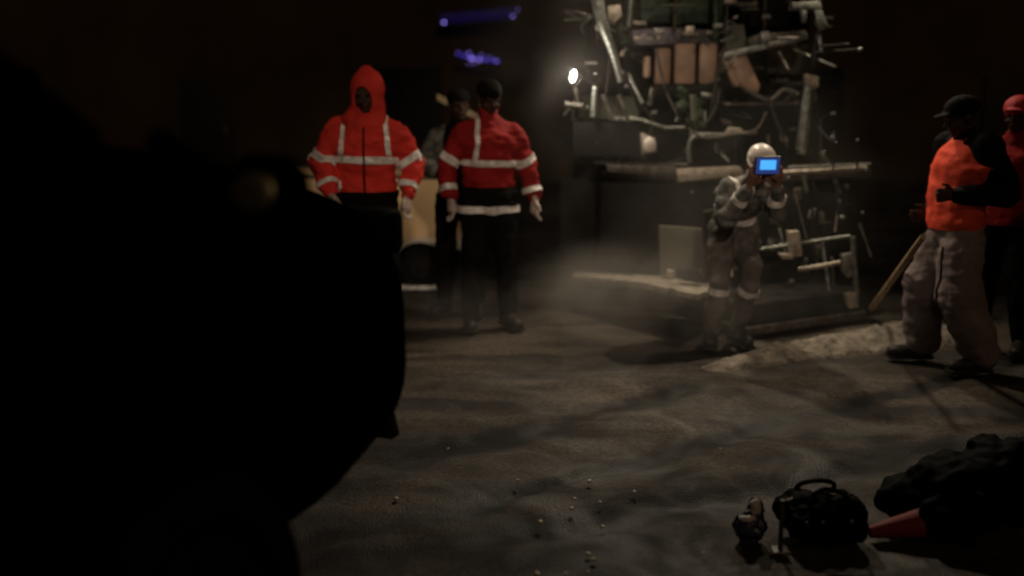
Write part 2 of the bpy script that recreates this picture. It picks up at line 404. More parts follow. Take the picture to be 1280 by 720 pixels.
# grey sleeved person between ----------------------------------------------
J = std_joints(elr=(-.27, -.03, 1.20), wrr=(-.13, -.24, 1.13), ell=(.26, .03, 1.15), fdr=(1, -.5, -.1), hlr=(0, 0, 1))
root = person(put(576, 390), -.20, .97, 'person in dark coat with pale grey sleeves standing between the two orange-jacketed workers')
f = figure(J, Matrix.Rotation(.5, 3, 'Z'), 'darkskin')
jb = torso_cloth(J, 1.10, .10, seed=6); tb = trouser_cloth(J, 1.05, seed=7)
jk, tr = build(root, f, jb, 'black', tb, 'black')
s = shell(jb, lambda c: abs(c.x) > .10 and 1.05 < c.z < 1.55 and c.x < 0, .006); link_mesh('grey_sleeve', s, M['greycloth'], jk)
link_mesh('beanie', cap_mesh(f, False, 1.03), M['black'], root)
# bent worker by the screed ---------------------------------------------------
J = std_joints(pelvis=(0, .13, .86), waist=(0, .06, .98), chest=(0, -.12, 1.09), neck=(.0, -.25, 1.17), head=(.03, -.33, 1.29),
    shr=(-.13, -.17, 1.12), shl=(.13, -.17, 1.12), elr=(-.17, -.28, .93), ell=(.17, -.28, .93), wrr=(-.07, -.44, 1.16), wrl=(.11, -.44, 1.16),
    fdr=(.2, -.35, .9), fdl=(-.2, -.35, .9), hlr=(1, 0, .2), hll=(-1, 0, .2),
    hir=(-.09, .12, .82), hil=(.09, .12, .82), knr=(-.12, -.02, .46), knl=(.09, -.05, .46), anr=(-.15, .06, .09), anl=(.05, .10, .09), tor=(-.20, -.12, .035), tol=(.07, -.10, .035))
RH = Matrix.Rotation(.1, 3, 'Z') @ Matrix.Rotation(.55, 3, 'X')
root = person(put(917, 432), .06, .95, 'worker in grey jacket and pale helmet bending over a blue lit screen at the paver')
f = figure(J, RH, 'skin', .5)
jb = torso_cloth(J, .98, .0, seed=8, amp=.018); tb = trouser_cloth(J, .98, seed=9, amp=.02)
jk, tr = build(root, f, jb, 'greycloth', tb, 'beige')
for n in 'rl':
    e = J['el'+n]; w = J['wr'+n]; link_mesh('reflective_stripe', band(jb, e.lerp(w, .6), w-e, .022, lambda c: distseg(c, e, w) < .075), M['stripe'], jk)
    k = J['kn'+n]; a = J['an'+n]; link_mesh('reflective_stripe', band(tb, k.lerp(a, .15), a-k, .025, lambda c: distseg(c, k, a) < .12), M['stripe'], tr)
for x in (-.07, .07): link_mesh('reflective_stripe', band(jb, (x, 0, 0), (1, .25, .2), .014, lambda c: c.z > 1.0 and abs(c.x) < .14), M['stripe'], jk)
link_mesh('reflective_stripe', band(jb, J['waist'], J['chest']-J['waist'], .022, lambda c: distseg(c, J['waist'], J['chest']) < .19 and abs(c.x) < .16), M['stripe'], jk)
hm = bmesh.new(); h = lambda *a: J['head']+RH@V(a)
ell(hm, h(0, .012, .05), (.092, .114, .088), RH, 20); ell(hm, h(0, -.02, .03), (.104, .136, .012), RH, 20); hm = remesh(hm, .008, 2)
link_mesh('helmet', hm, M['helmet'], root)
bootl = root.matrix_basis.copy()
Mx = Matrix.Translation(root.location) @ Matrix.Rotation(root.rotation_euler.z, 4, 'Z') @ Matrix.Scale(.95, 4)
dv = thing('handheld_screen', Mx@V((.02, -.50, 1.30)), 'small blue-lit screen held up by the bending worker', 'device', root.rotation_euler.z)
dv.rotation_euler = (.12, 0, .10)
b = bmesh.new(); box(b, (0, 0, 0), (.165, .018, .115), None, .006); link_mesh('case', b, M['rubber'], dv)
b = bmesh.new(); box(b, (0, -.010, 0), (.145, .004, .097)); link_mesh('screen_border', b, M['screenglow'], dv)
b = bmesh.new(); box(b, (0, -.0135, .006), (.098, .003, .058), None, .001); link_mesh('screen', b, M['screen'], dv)
# right worker in orange vest ------------------------------------------------
J = std_joints(pelvis=(0, .0, .93), waist=(0, -.01, 1.08), chest=(0, .03, 1.30), neck=(0, .015, 1.47), head=(0, -.02, 1.60),
    shl=(.19, .06, 1.41), shr=(-.19, .02, 1.41), ell=(.25, .17, 1.14), wrl=(.20, -.12, 1.13), fdl=(-.15, -1, .0), hll=(0, 0, 1), elr=(-.26, .12, 1.12), wrr=(-.19, -.08, .98), fdr=(.3, -1, -.2), hlr=(0, 0, 1),
    knl=(.15, -.02, .49), anl=(.20, .13, .09), tol=(.22, -.05, .035), knr=(-.13, -.10, .50), anr=(-.16, -.08, .09), tor=(-.18, -.27, .035))
RH = Matrix.Rotation(.25, 3, 'X')
rw = put(1180, 455)
root = person(rw, -1.5, .95, 'side-on worker in orange vest, black sleeves and baggy grey trousers beside the shovel')
f = figure(J, RH, 'darkskin', .9)
jb0 = torso_cloth(J, 1.13, -.02, seed=10, slv=1.2); tb = trouser_cloth(J, 1.28, seed=11, amp=.020, flare=1.45)
jk, tr = build(root, f, jb0, 'black', tb, 'trous')
vb = torso_cloth(J, 1.33, -.01, sleeves=False, seed=12, amp=.014, collar=False, top=.55, wide=1.12)
vk = link_mesh('vest', vb.copy(), M['vest'], root)
link_mesh('cap', cap_mesh(f, True, 1.04), M['black'], root)
link_mesh('trouser_seam', band(tb, (.13, 0, 0), (1, 0, 0), .006, lambda c: c.x > 0 and c.z < .8, .003), M['black'], tr)
# far right red cap ------------------------------------------------------------
J = std_joints(ell=(.28, -.02, 1.15), wrl=(.22, -.2, .98), elr=(-.27, .04, 1.14))
root = person(put(1246, 438), -.75, .93, 'person in red cap and dark maroon coat, cut by the right edge of the photo')
f = figure(J, None, 'darkskin')
jb = torso_cloth(J, 1.18, .02, seed=13); tb = trouser_cloth(J, 1.1, seed=14)
jk, tr = build(root, f, jb, 'darkred', tb, 'black')
link_mesh('cap', cap_mesh(f, True, 1.12), M['redcap'], root)
link_mesh('reflective_stripe', band(jb, J['ell'].lerp(J['wrl'], .3), J['wrl']-J['ell'], .024, lambda c: distseg(c, J['ell'], J['wrl']) < .09), M['stripe'], jk)
link_mesh('orange_cuff', shell(jb, lambda c: distseg(c, J['ell'].lerp(J['wrl'], .45), J['wrl']) < .075, .004), M['hivis'], jk)
# shovel --------------------------------------------------------------------------
a = P(1141, 314, 5.75); b_ = G(1084, 398) + V((0, 0, .03))
sh = thing('shovel', (b_.x, b_.y, 0), 'shovel with pale wooden handle, blade in the loose asphalt beside the orange-vested worker', 'shovel')
top = a+(a-b_).normalized()*.30
b = bmesh.new(); tube(b, [b_+(a-b_)*.12, a, top], [.021, .019, .017], 12); link_mesh('handle', b, M['wood'], sh, origin=sh.location)
d = (b_-a).normalized(); sx = d.cross(V((0, 0, 1))).normalized(); up = sx.cross(d)
b = bmesh.new(); rows = []
for i in range(6):
    w = .11*(1 if i < 4 else (.85 if i == 4 else .45)); rows.append([b.verts.new(b_-d*.12+d*i*.05+sx*w*(k/4-.5)*2+up*(.02*abs(k/4-.5)*2)) for k in range(5)])
for r0, r1 in zip(rows, rows[1:]):
    for k in range(4): b.faces.new((r0[k], r0[k+1], r1[k+1], r1[k]))
bmesh.ops.solidify(b, geom=b.faces[:], thickness=.004); link_mesh('blade', b, M['msteel'], sh, origin=sh.location)
# ------------------------------------------------------------------ pickups
def car_loft(secs, ex=3.2, n=48, exb=2.0):
    bm = bmesh.new(); rings = []
    for x, hw, zb, zt in secs:
        cz = (zb+zt)/2; hz = (zt-zb)/2; r = []
        for k in range(n):
            a = 2*PI*k/n; c, s = math.cos(a), math.sin(a)
            yy = hw*math.copysign(abs(c)**(2/ex), c); e2 = ex if s > 0 else exb; yy = hw*math.copysign(abs(c)**(2/e2), c); zz = cz+hz*math.copysign(abs(s)**(2/e2), s); r.append(bm.verts.new((x, yy, zz)))
        rings.append(r)
    for a, b in zip(rings, rings[1:]):
        for k in range(n): bm.faces.new((a[k], a[(k+1) % n], b[(k+1) % n], b[k]))
    bm.faces.new(rings[0][::-1]); bm.faces.new(rings[-1]); bmesh.ops.recalc_face_normals(bm, faces=bm.faces[:])
    return bm
def cyl_y(bm, x, z, r, y0, y1, n=32):
    tube(bm, [(x, y0, z), (x, y1, z)], r, n)
def pickup(loc, rotz, label, paint, glass, trim, hood0, hood1, belt, mirror_glass=None, bed_open=True, tyre_r=.39, ax=-.98):
    root = thing('pickup_truck', loc, label, 'pickup truck', rotz)
    secs = [(0, .58, .60, hood0-.16), (-.03, .72, .44, hood0-.08), (-.10, .84, .32, hood0-.03), (-.22, .93, .23, hood0), (-.55, .985, .19, hood0+(hood1-hood0)*.4),
            (-1.0, .985, .19, hood0+(hood1-hood0)*.8), (-1.45, .985, .22, hood1), (-1.7, .985, .25, belt), (-3.4, .985, .25, belt), (-3.45, .985, .42, belt-.12), (-5.25, .97, .45, belt-.12), (-5.35, .93, .5, belt-.16)]
    body = car_loft(secs, 3.6)
    # wheel openings
    cut = bmesh.new()
    for x in (ax, -4.2):
        for y0, y1 in ((.62, 1.2), (-1.2, -.62)): cyl_y(cut, x, .40, tyre_r+.07, y0, y1)
    if bed_open: box(cut, (-4.38, 0, belt-.12), (1.75, 1.62, .85))
    bmesh.ops.recalc_face_normals(cut, faces=cut.faces[:])
    me = bpy.data.meshes.new('c'); cut.to_mesh(me); cut.free(); co = bpy.data.objects.new('c', me); col.objects.link(co)
    body = bake(body, [('BOOLEAN', dict(operation='DIFFERENCE', object=co, solver='EXACT'))]); bpy.data.objects.remove(co)
    link_mesh('body', body, M[paint], root)
    # cab
    prof = [(-1.45, hood1-.03), (-2.15, belt+.52), (-2.5, belt+.58), (-3.2, belt+.56), (-3.42, belt-.02)]
    bm = bmesh.new(); L = []; R = []
    for x, z in prof:
        t = (z-belt)/.58; w = .93-.17*max(0, t); L.append(bm.verts.new((x, w, z))); R.append(bm.verts.new((x, -w, z)))
    bm.faces.new(L); bm.faces.new(R[::-1])
    for k in range(5): bm.faces.new((L[k], R[k], R[(k+1) % 5], L[(k+1) % 5]))
    bmesh.ops.recalc_face_normals(bm, faces=bm.faces[:])
    bmesh.ops.bevel(bm, geom=bm.edges[:], offset=.04, segments=3, affect='EDGES', profile=.5); link_mesh('cab', bm, M[paint], root)
    b = bmesh.new(); w = .76
    prism(b, [(-1.50, -w, hood1+.03), (-2.12, -.68, belt+.50), (-2.12, .68, belt+.50), (-1.50, w, hood1+.03)], (.022, 0, .018)); link_mesh('windscreen', b, M[glass], root)
    for s in (-1, 1):
        for xs in (((-1.72, .04), (-2.18, .46), (-2.40, .48), (-2.40, .04)), ((-2.50, .04), (-2.50, .48), (-3.12, .47), (-3.30, .04))):
            b = bmesh.new(); prism(b, [(x, s*(.932-.17*z/.58), belt+z) for x, z in xs], (0, s*.008, 0)); link_mesh('side_window', b, M[glass], root)
        for x0, x1 in ((-1.62, -2.44), (-2.46, -3.36)):
            b = bmesh.new(); box(b, ((x0+x1)/2, s*.985, (belt+.5)/2-.02), (abs(x1-x0)-.02, .02, belt-.56), None, .006); d_ = link_mesh('door', b, M[paint], root)
            b = bmesh.new(); tube(b, [(x1+.08, s*1.0, belt-.16), (x1+.09, s*1.03, belt-.155), (x1+.22, s*1.03, belt-.155), (x1+.23, s*1.0, belt-.16)], .010, 8); link_mesh('handle', b, M[trim], d_)
        # mirror
        b = bmesh.new(); mx, my, mz = -1.25, s*1.07, belt-.11
        cap(b, (mx, my, mz), .062, (mx, my+s*.06, mz), .060, lat=(0, 0, 1), wr=1.2); tube(b, [(mx-.1, s*.9, belt-.0), (mx, my, mz-.04)], .03, 8)
        b = remesh(b, .012, 2); mm = link_mesh('wing_mirror', b, M[paint], root)
        b = bmesh.new(); ell(b, (mx-.063, my+s*.030, mz+.0), (.010, .056, .042), Matrix.Rotation(s*.15, 3, 'Z') @ Matrix.Rotation(.25, 3, 'Y')); link_mesh('mirror_glass', b, M[mirror_glass or glass], mm)
        b = bmesh.new(); box(b, (-.10, s*.70, hood0-.18), (.16, .30, .15), None, .03); link_mesh('headlight', b, M[glass], root)
        b = bmesh.new(); box(b, (-5.33, s*.86, belt-.34), (.06, .12, .32), None, .01); link_mesh('tail_light', b, M[glass], root)
        for x in (ax, -4.2):
            b = bmesh.new(); y0, y1 = s*.70, s*.975
            pr = [(0, tyre_r-.10), (0, tyre_r-.02), (.04, tyre_r), (.235, tyre_r), (.275, tyre_r-.02), (.275, tyre_r-.10)]
            n = 36; rings = [[b.verts.new((x+rr*math.cos(2*PI*k/n), y0+s*t, tyre_r+rr*math.sin(2*PI*k/n))) for k in range(n)] for t, rr in pr]
            rings.append(rings[0])
            for u, v in zip(rings, rings[1:]):
                for k in range(n): b.faces.new((u[k], u[(k+1) % n], v[(k+1) % n], v[k]))
            bmesh.ops.recalc_face_normals(b, faces=b.faces[:])
            wheel = link_mesh('wheel', b, M['tyre'], root)
            b = bmesh.new(); tube(b, [(x, y0+s*.03, tyre_r), (x, y0+s*.22, tyre_r)], tyre_r-.105, 28)
            for k in range(6):
                a = k*PI/3; box(b, (x+.15*math.cos(a), y0+s*.235, tyre_r+.15*math.sin(a)), (.20, .03, .05), Matrix.Rotation(-a, 3, 'Y'), .005)
            tube(b, [(x, y0+s*.2, tyre_r), (x, y0+s*.265, tyre_r)], .06, 16); link_mesh('rim', b, M['rim'] if trim == 'rim' else M['chrome'], wheel)
    b = bmesh.new(); prism(b, [(-.05, -.8, .46), (-.05, .8, .46), (-.05, .75, .66), (-.05, -.75, .66)], (.07, 0, 0), .015); link_mesh('front_bumper', b, M[trim], root)
    b = bmesh.new(); box(b, (-5.38, 0, .52), (.10, 1.75, .18), None, .02); link_mesh('rear_bumper', b, M[trim], root)
    b = bmesh.new()
    for k in range(5): box(b, (-.005, 0, .74+k*.06), (.03, 1.1, .025))
    link_mesh('grille', b, M[trim], root)
    return root
# black pickup beside the camera: nose right-front corner about (-.35, 3.1)
al = math.radians(72)     # heading angle from +X
hd = V((math.cos(al), math.sin(al), 0)); rt = V((math.sin(al), -math.cos(al), 0))
nose = V((-.36, 2.95, 0)) - rt*.93 + hd*.30
pickup(nose, al, 'black pickup truck filling the left of the photo, nose pointing at the workers', 'carblack', 'glassd', 'rim', 1.37, 1.56, 1.54, 'mirror', bed_open=False, tyre_r=.42, ax=-1.38)
# cream trailer behind the left group, tail to the right
TX0, TX1, TY = -2.75, -.50, 8.75
trl = thing('trailer', ((TX0+TX1)/2, TY+.7, 0), 'low cream box trailer parked behind the workers in orange jackets', 'trailer')
tc_ = V(((TX0+TX1)/2, TY+.7, 0)); TLN = TX1-TX0
def tp(name, bm, m, par=None): return link_mesh(name, bm, M[m], par or trl, origin=tc_)
b = bmesh.new(); box(b, (tc_.x, TY+.7, .40), (TLN, 1.36, .10), None, .01); tp('bed', b, 'dsteel')
for y in (TY, TY+1.4):
    b = bmesh.new(); box(b, (tc_.x, y, .645), (TLN, .04, .62), None, .008)
    for k in range(4): box(b, (TX0+.03+k*(TLN-.06)/3, y-.03 if y == TY else y+.03, .66), (.05, .03, .58), None, .005)
    sp_ = tp('side_panel', b, 'cream')
    b = bmesh.new(); box(b, (tc_.x, y, .965), (TLN+.02, .06, .03), None, .006); tp('top_rail', b, 'msteel', sp_)
for x in (TX0-.002, TX1+.002):
    b = bmesh.new(); box(b, (x, TY+.7, .67), (.04, 1.34, .56), None, .008); tp('end_panel', b, 'cream')
for y0, y1 in ((TY-.26, TY-.06), (TY+1.46, TY+1.66)):
    b = bmesh.new(); tube(b, [(-.80, y0, .2), (-.80, y0+.02, .2), (-.80, y1-.02, .2), (-.80, y1, .2)], [.18, .2, .2, .18], 30); w_ = tp('wheel', b, 'tyre')
    b = bmesh.new(); tube(b, [(-.80, y0-.012, .2), (-.80, y1+.012, .2)], .10, 24); tube(b, [(-.80, y0-.03, .2), (-.80, y0, .2)], .03, 12); tp('rim', b, 'dsteel', w_)
    b = bmesh.new(); n = 14; pr = [(-.80+.25*math.cos(PI*k/n), .21+.23*math.sin(PI*k/n)) for k in range(n+1)]
    q0 = [b.verts.new((x, y0-.03, z)) for x, z in pr]; q1 = [b.verts.new((x, y1+.03, z)) for x, z in pr]
    for k in range(n): b.faces.new((q0[k], q0[k+1], q1[k+1], q1[k]))
    bmesh.ops.recalc_face_normals(b, faces=b.faces[:]); bmesh.ops.solidify(b, geom=b.faces[:], thickness=.02); tp('mudguard', b, 'chrome')
b = bmesh.new(); box(b, (TX1+.05, TY+.7, .36), (.08, 1.4, .10), None, .01); tp('bumper', b, 'chrome')
b = bmesh.new(); tube(b, [(TX0, TY+.7, .38), (TX0-1.2, TY+.7, .42)], .035, 10); tube(b, [(TX0-1.1, TY+.7, 0.02), (TX0-1.1, TY+.7, .5)], .025, 10); tp('drawbar', b, 'dsteel')
# tools in its bed
tl = P(546, 117, 8.95); br = P(594, 141, 8.95)
b = bmesh.new(); prism(b, [tl, tl+(br-tl)*1.7, tl+(br-tl)*1.7-V((0, 0, .06)), tl-V((0, 0, .06))], (0, .12, 0), .004)
tag(link_mesh('wooden_plank', b, M['wood'], None, origin=tl), 'pale wooden plank slanting up out of the cream trailer', 'plank'); bpy.data.objects['wooden_plank'].location = tl
p = P(603, 120, 8.5); b = bmesh.new(); tube(b, [p, (p.x-.02, 8.55, 0.0)], .022, 10); o = link_mesh('wooden_pole', b, M['wood'], None, origin=(p.x-.02, 8.55, 0)); o.location = (p.x-.02, 8.55, 0); tag(o, 'upright pale pole behind the dark-beanied worker', 'pole')
# board on the ground
g0 = G(500, 361); g1 = G(552, 361); b = bmesh.new(); box(b, (0, 0, .016), ((g1-g0).length*1.15, .16, .03), None, .006); o = link_mesh('white_board', b, M['stripe'], None); o.location = ((g0.x+g1.x)/2, g0.y, .0); tag(o, 'white board lying on the ground in front of the cream trailer', 'board')

# ------------------------------------------------------------------ road paver
pv = thing('road_paver', (1.9, 8.4, 0), 'large dark road paving machine with tan padded seats and pale struts', 'road paver')
O = V((1.9, 8.4, 0))
def part(name, bm, m, parent=None, label=None):
    o = link_mesh(name, bm, M[m], parent or pv, origin=O)
    if label: o['label'] = label
    return o
def bar(name, pts, r, m, parent=None, n=10, sm=False):
    b = bmesh.new(); pp = [P(*q) if not isinstance(q, Vector) else q for q in pts]
    if sm: pp = smooth_pts(pp); 
    rr = r
    if hasattr(r, '__len__') and sm: 
        k = len(pp); rr = [r[0]+(r[-1]-r[0])*i/(k-1) for i in range(k)]
    tube(b, pp, rr, n); return part(name, b, m, parent)
def slab(name, pix, Y, depth, m, parent=None, bev=.006):
    b = bmesh.new(); prism(b, [P(x, y, Y) for x, y in pix], (0, depth, 0), bev); return part(name, b, m, parent)
def bx(name, c, s, m, parent=None, R=None, bev=.015):
    b = bmesh.new(); box(b, c, s, R, bev); return part(name, b, m, parent)
# chassis, tracks, hopper, engine (dark mass)
bx('chassis', (1.75, 9.6, .72), (2.1, 3.6, .55), 'dsteel')
for x in (.85, 2.75):
    b = bmesh.new()
    pts = [(8.3, .12), (8.15, .3), (8.25, .52), (8.6, .62), (11.0, .62), (11.3, .5), (11.4, .3), (11.2, .12)]
    prism(b, [(x-.17, y, z) for y, z in pts], (.34, 0, 0), .03); tr_ = part('crawler_track', b, 'tyre')
    b = bmesh.new()
    for k in range(24):
        y = 8.35+k*.12; box(b, (x, y, .085), (.36, .07, .05))
    part('track_pads', b, 'tyre', tr_)
bx('engine_housing', (1.75, 10.4, 1.30), (1.9, 1.8, .62), 'dsteel')
b = bmesh.new()
for s in (-1, 1): prism(b, [(1.75+s*.4, 11.3, .5), (1.75+s*1.25, 11.3, 1.35), (1.75+s*1.30, 11.3, 1.35), (1.75+s*.45, 11.3, .45)], (0, 1.7, 0), .01)
part('hopper', b, 'dsteel')
# operator platform and its edge rails
b = bmesh.new(); prism(b, [P(752, 213, 7.9), P(935, 219, 7.55), P(1088, 211, 7.55), P(1088, 211, 9.2), P(760, 213, 9.2)], (0, 0, -.06), .008); part('platform', b, 'msteel')
slab('platform_beam', [(846, 212), (926, 208), (930, 219), (848, 228)], 7.50, .10, 'lsteel')
slab('platform_beam', [(758, 206), (845, 208), (845, 221), (760, 215)], 7.55, .10, 'msteel')
bar('edge_rail', [(975, 216, 7.45), (1030, 213, 7.45), (1083, 209, 7.45)], .018, 'lsteel')
bar('edge_rail', [(985, 209, 7.5), (1088, 205, 7.5)], .010, 'psteel')
bar('edge_rail', [(742, 203, 7.7), (860, 206, 7.6)], .012, 'msteel')
# left dark box with its lamp
slab('equipment_box', [(716, 152), (800, 155), (800, 196), (716, 194)], 7.6, .5, 'dsteel')
slab('lamp_housing', [(801, 166), (818, 172), (821, 190), (803, 193)], 7.55, .08, 'lsteel')
b = bmesh.new(); ell(b, P(812, 181, 7.53), (.05, .02, .058)); part('lamp_lens', b, 'helmet')
# console
slab('console', [(790, 38), (830, 34), (893, 38), (897, 54), (795, 56)], 8.0, .35, 'violet')
for q in [(792, 26, 808, 30), (792, 45, 816, 49), (852, 40, 873, 44), (883, 38, 895, 43)]:
    slab('console_trim', [(q[0], q[1]), (q[2], q[1]+1), (q[2], q[3]+1), (q[0], q[3])], 7.95, .03, 'lsteel', None, .002)
# tan seats
b = bmesh.new()
for x0, x1, y0, y1 in ((804, 813, 70, 98), (818, 838, 60, 106), (841, 869, 54, 106), (872, 896, 54, 106)):
    c0 = P(x0, y1, 7.9); c1 = P(x1, y0, 7.9); c = (c0+c1)/2
    bb = bmesh.new(); box(bb, c, (abs(c1.x-c0.x), .12, abs(c1.z-c0.z)), None, .025)
    me = bpy.data.meshes.new('t'); bb.to_mesh(me); bb.free(); b.from_mesh(me)
st = part('seat_backrest', b, 'tan')
slab('seat_base', [(812, 107), (900, 107), (905, 118), (812, 120)], 7.7, .45, 'dsteel')
slab('side_panel', [(913, 66), (932, 66), (951, 108), (947, 117), (934, 117), (923, 98)], 7.75, .10, 'tan', None, .012)
slab('side_panel', [(903, 72), (912, 70), (927, 108), (918, 108)], 7.80, .08, 'tan', None, .008)
slab('arm_bracket', [(908, 32), (930, 30), (934, 62), (908, 66)], 7.8, .08, 'greygreen')
# sloping arm
b = bmesh.new(); prism(b, [P(902, 66, 7.7), P(1010, 42, 7.7), P(1011, 49, 7.7), P(904, 74, 7.7)], (0, .12, 0), .004); part('sloping_arm', b, 'psteel')
slab('arm_shelf', [(935, 48), (950, 42), (1008, 38), (1008, 43), (938, 58)], 7.74, .2, 'msteel')
slab('arm_clamp', [(951, 40), (961, 39), (963, 53), (952, 54)], 7.66, .05, 'psteel')
# canopy posts
def post(pts, r, m):
    return bar('canopy_post', pts, r, m, None, 12, True)
post([(742, -140, 7.5), (744, -40, 7.5), (747, 0, 7.5), (753, 30, 7.5), (765, 62, 7.55), (776, 102, 7.6)], [.060, .060, .025], 'psteel')
post([(1030, -140, 7.6), (1024, -20, 7.6), (1022, 40, 7.65), (1014, 98, 7.6)], [.03, .03], 'dsteel')
bar('support_strut', [(1014, 95, 7.6), (1008, 130, 7.6), (1001, 188, 7.6)], [.038, .042, .045], 'psteel')
slab('strut_head', [(1006, 92), (1022, 95), (1024, 108), (1018, 112), (1008, 106)], 7.55, .06, 'lsteel')
bar('rod', [(790, -90, 7.8), (789, 0, 7.8), (786, 34, 7.8)], .020, 'psteel')
bar('rod', [(846, -90, 7.9), (845, 0, 7.9), (843, 40, 7.9)], .014, 'greygreen')
bar('rod', [(896, -90, 7.9), (895, 0, 7.9), (896, 55, 7.9)], .022, 'green')
bar('rod', [(915, -90, 8.0), (910, 0, 8.0), (905, 60, 8.0)], .012, 'msteel')
bar('rod', [(960, -90, 8.2), (955, 40, 8.2)], .014, 'msteel')
slab('post_bracket', [(760, 8), (775, 6), (778, 20), (768, 28), (760, 26)], 7.5, .07, 'lsteel')
slab('post_bracket', [(770, 30), (778, 30), (779, 50), (772, 60)], 7.55, .05, 'dsteel')
slab('overhead_bracket', [(990, 3), (1025, 1), (1028, 12), (990, 12)], 7.5, .1, 'psteel')
slab('overhead_bracket', [(1002, 12), (1009, 12), (1008, 28), (1004, 28)], 7.5, .06, 'psteel')
slab('overhead_bracket', [(1018, 12), (1027, 12), (1036, 33), (1028, 38), (1022, 30)], 7.5, .06, 'psteel')
b = bmesh.new(); ell(b, P(913, 1, 7.7), (.05, .03, .02)); part('overhead_lens', b, 'lsteel')
bar('overhead_bar', [(905, 4, 7.8), (946, 6, 7.8)], .020, 'msteel')
bar('bracket_stem', [(1024, 45, 7.6), (1026, 66, 7.6)], .012, 'psteel')
# canopy roof above the frame
b = bmesh.new(); box(b, (1.75, 8.6, 3.35), (2.5, 2.4, .08), None, .03); cn = part('canopy', b, 'dsteel')
# rear posts of the canopy
for x in (.75, 2.75): bar('canopy_post', [V((x, 9.5, 1.1)), V((x, 9.5, 3.31))], .035, 'dsteel')
# lit work lamp
wl = slab('work_lamp', [(709, 84), (717, 83), (725, 104), (717, 107)], 7.50, .06, 'dsteel')
b = bmesh.new(); ell(b, P(716.5, 95, 7.47), (.022, .018, .046), Matrix.Rotation(.22, 3, 'Y')); part('lamp_glass', b, 'lamp', wl)
bar('lamp_bracket', [(718, 104, 7.55), (722, 128, 7.6), (732, 150, 7.65)], .014, 'msteel')
# struts between box and post
for q in [((744, 108), (741, 146), .022, 'psteel'), ((754, 118), (766, 150), .018, 'msteel'), ((774, 118), (786, 152), .016, 'msteel'),
          ((706, 130), (728, 133), .025, 'msteel'), ((764, 64), (758, 118), .012, 'dsteel'), ((816, 110), (812, 132), .020, 'msteel'),
          ((782, 90), (800, 140), .014, 'dsteel')]:
    bar('strut', [(q[0][0], q[0][1], 7.55), (q[1][0], q[1][1], 7.55)], q[2], q[3])
bar('cross_rail', [(768, 149, 7.6), (802, 150, 7.6), (832, 160, 7.6), (856, 159, 7.6)], .013, 'psteel')
bar('cross_rail', [(905, 131, 7.7), (1000, 129, 7.7)], .014, 'msteel')
bar('cross_rail', [(862, 167, 7.6), (905, 168, 7.6), (945, 166, 7.6)], .012, 'psteel')
bar('cross_rail', [(958, 108, 8.0), (1006, 106, 8.0)], .03, 'dsteel')
slab('valve_plate', [(912, 158), (926, 160), (934, 167), (906, 168)], 7.55, .05, 'lsteel')
slab('tool_plate', [(876, 115), (893, 117), (894, 122), (878, 121)], 7.6, .05, 'psteel')
slab('mount_plate', [(965, 98), (985, 98), (985, 112), (968, 114)], 8.0, .05, 'msteel')
# green valve block
b = bmesh.new()
for i in range(16):
    px = 848+random.random()*34; py = 108+random.random()*50; box(b, P(px, py, 7.6+random.random()*.2), (.04+.05*random.random(), .06, .04+.05*random.random()), Matrix.Rotation(random.random(), 3, 'Y'), .005)
part('valve_block', b, 'green'); bar('valve_pipe', [(866, 118, 7.5), (868, 150, 7.5)], .024, 'greygreen')
# hoses
for k, pts in enumerate([[(860, 160), (880, 172), (915, 168), (945, 162), (958, 140)], [(878, 158), (893, 140), (900, 112)], [(862, 203), (861, 185), (866, 172), (880, 169)],
            [(820, 60), (826, 90), (835, 120), (850, 150)], [(1016, 228), (1028, 270), (1036, 322)], [(1004, 220), (1012, 260), (1020, 330)], [(770, 60), (772, 85), (790, 96)],
            [(905, 60), (896, 100), (888, 150)], [(1026, 190), (1040, 215), (1052, 250)], [(960, 120), (970, 150), (985, 185)], [(800, 130), (815, 150), (812, 170)], [(930, 110), (960, 125), (980, 112), (998, 118)]]):
    bar('hose', [(x, y, 7.45+.02*k) for x, y in pts], .009+.004*(k % 3), ['msteel', 'rubber', 'psteel'][k % 3], None, 8, True)
# fittings catching light
for px, py, r in ((1040, 171, .018), (1072, 175, .020), (1053, 272, .035), (1078, 266, .018), (745, 92, .014), (782, 62, .012), (1082, 212, .02), (985, 222, .016), (865, 240, .012), (1060, 55, .010), (1075, 62, .03), (1045, 178, .012), (1030, 190, .015)):
    r *= .65; b = bmesh.new(); ell(b, P(px, py, 7.4), (r, r*.8, r*.9)); part('bolt_fitting', b, 'psteel')
rr = random.Random(11)
slab('back_plate', [(730, 60), (1000, 50), (1005, 150), (735, 150)], 8.6, .04, 'dsteel')
slab('back_plate', [(800, -60), (1010, -60), (1010, 48), (800, 48)], 8.9, .04, 'dsteel')
for k in range(34):
    px = rr.uniform(715, 1060); py = rr.uniform(-10, 205); d = rr.choice([0, 0, PI/2, PI/2, .4, -.5, 1.1]); ln = rr.uniform(12, 60); y = rr.uniform(7.5, 8.3)
    dx, dy = math.cos(d)*ln/2, math.sin(d)*ln/2
    bar('pipe', [(px-dx, py-dy, y), (px+dx, py+dy, y+rr.uniform(-.1, .1))], rr.uniform(.004, .013), rr.choice(['psteel', 'msteel', 'msteel', 'greygreen', 'dsteel']))
for k in range(30):
    px = rr.uniform(715, 1050); py = rr.uniform(0, 205); q = [(px+rr.uniform(-22, 22), py+rr.uniform(-16, 16)) for _ in range(4)]
    bar('cable', [(a_, c_, 7.5+rr.random()*.5) for a_, c_ in q], rr.uniform(.004, .009), rr.choice(['rubber', 'msteel', 'green', 'psteel']), None, 6, True)
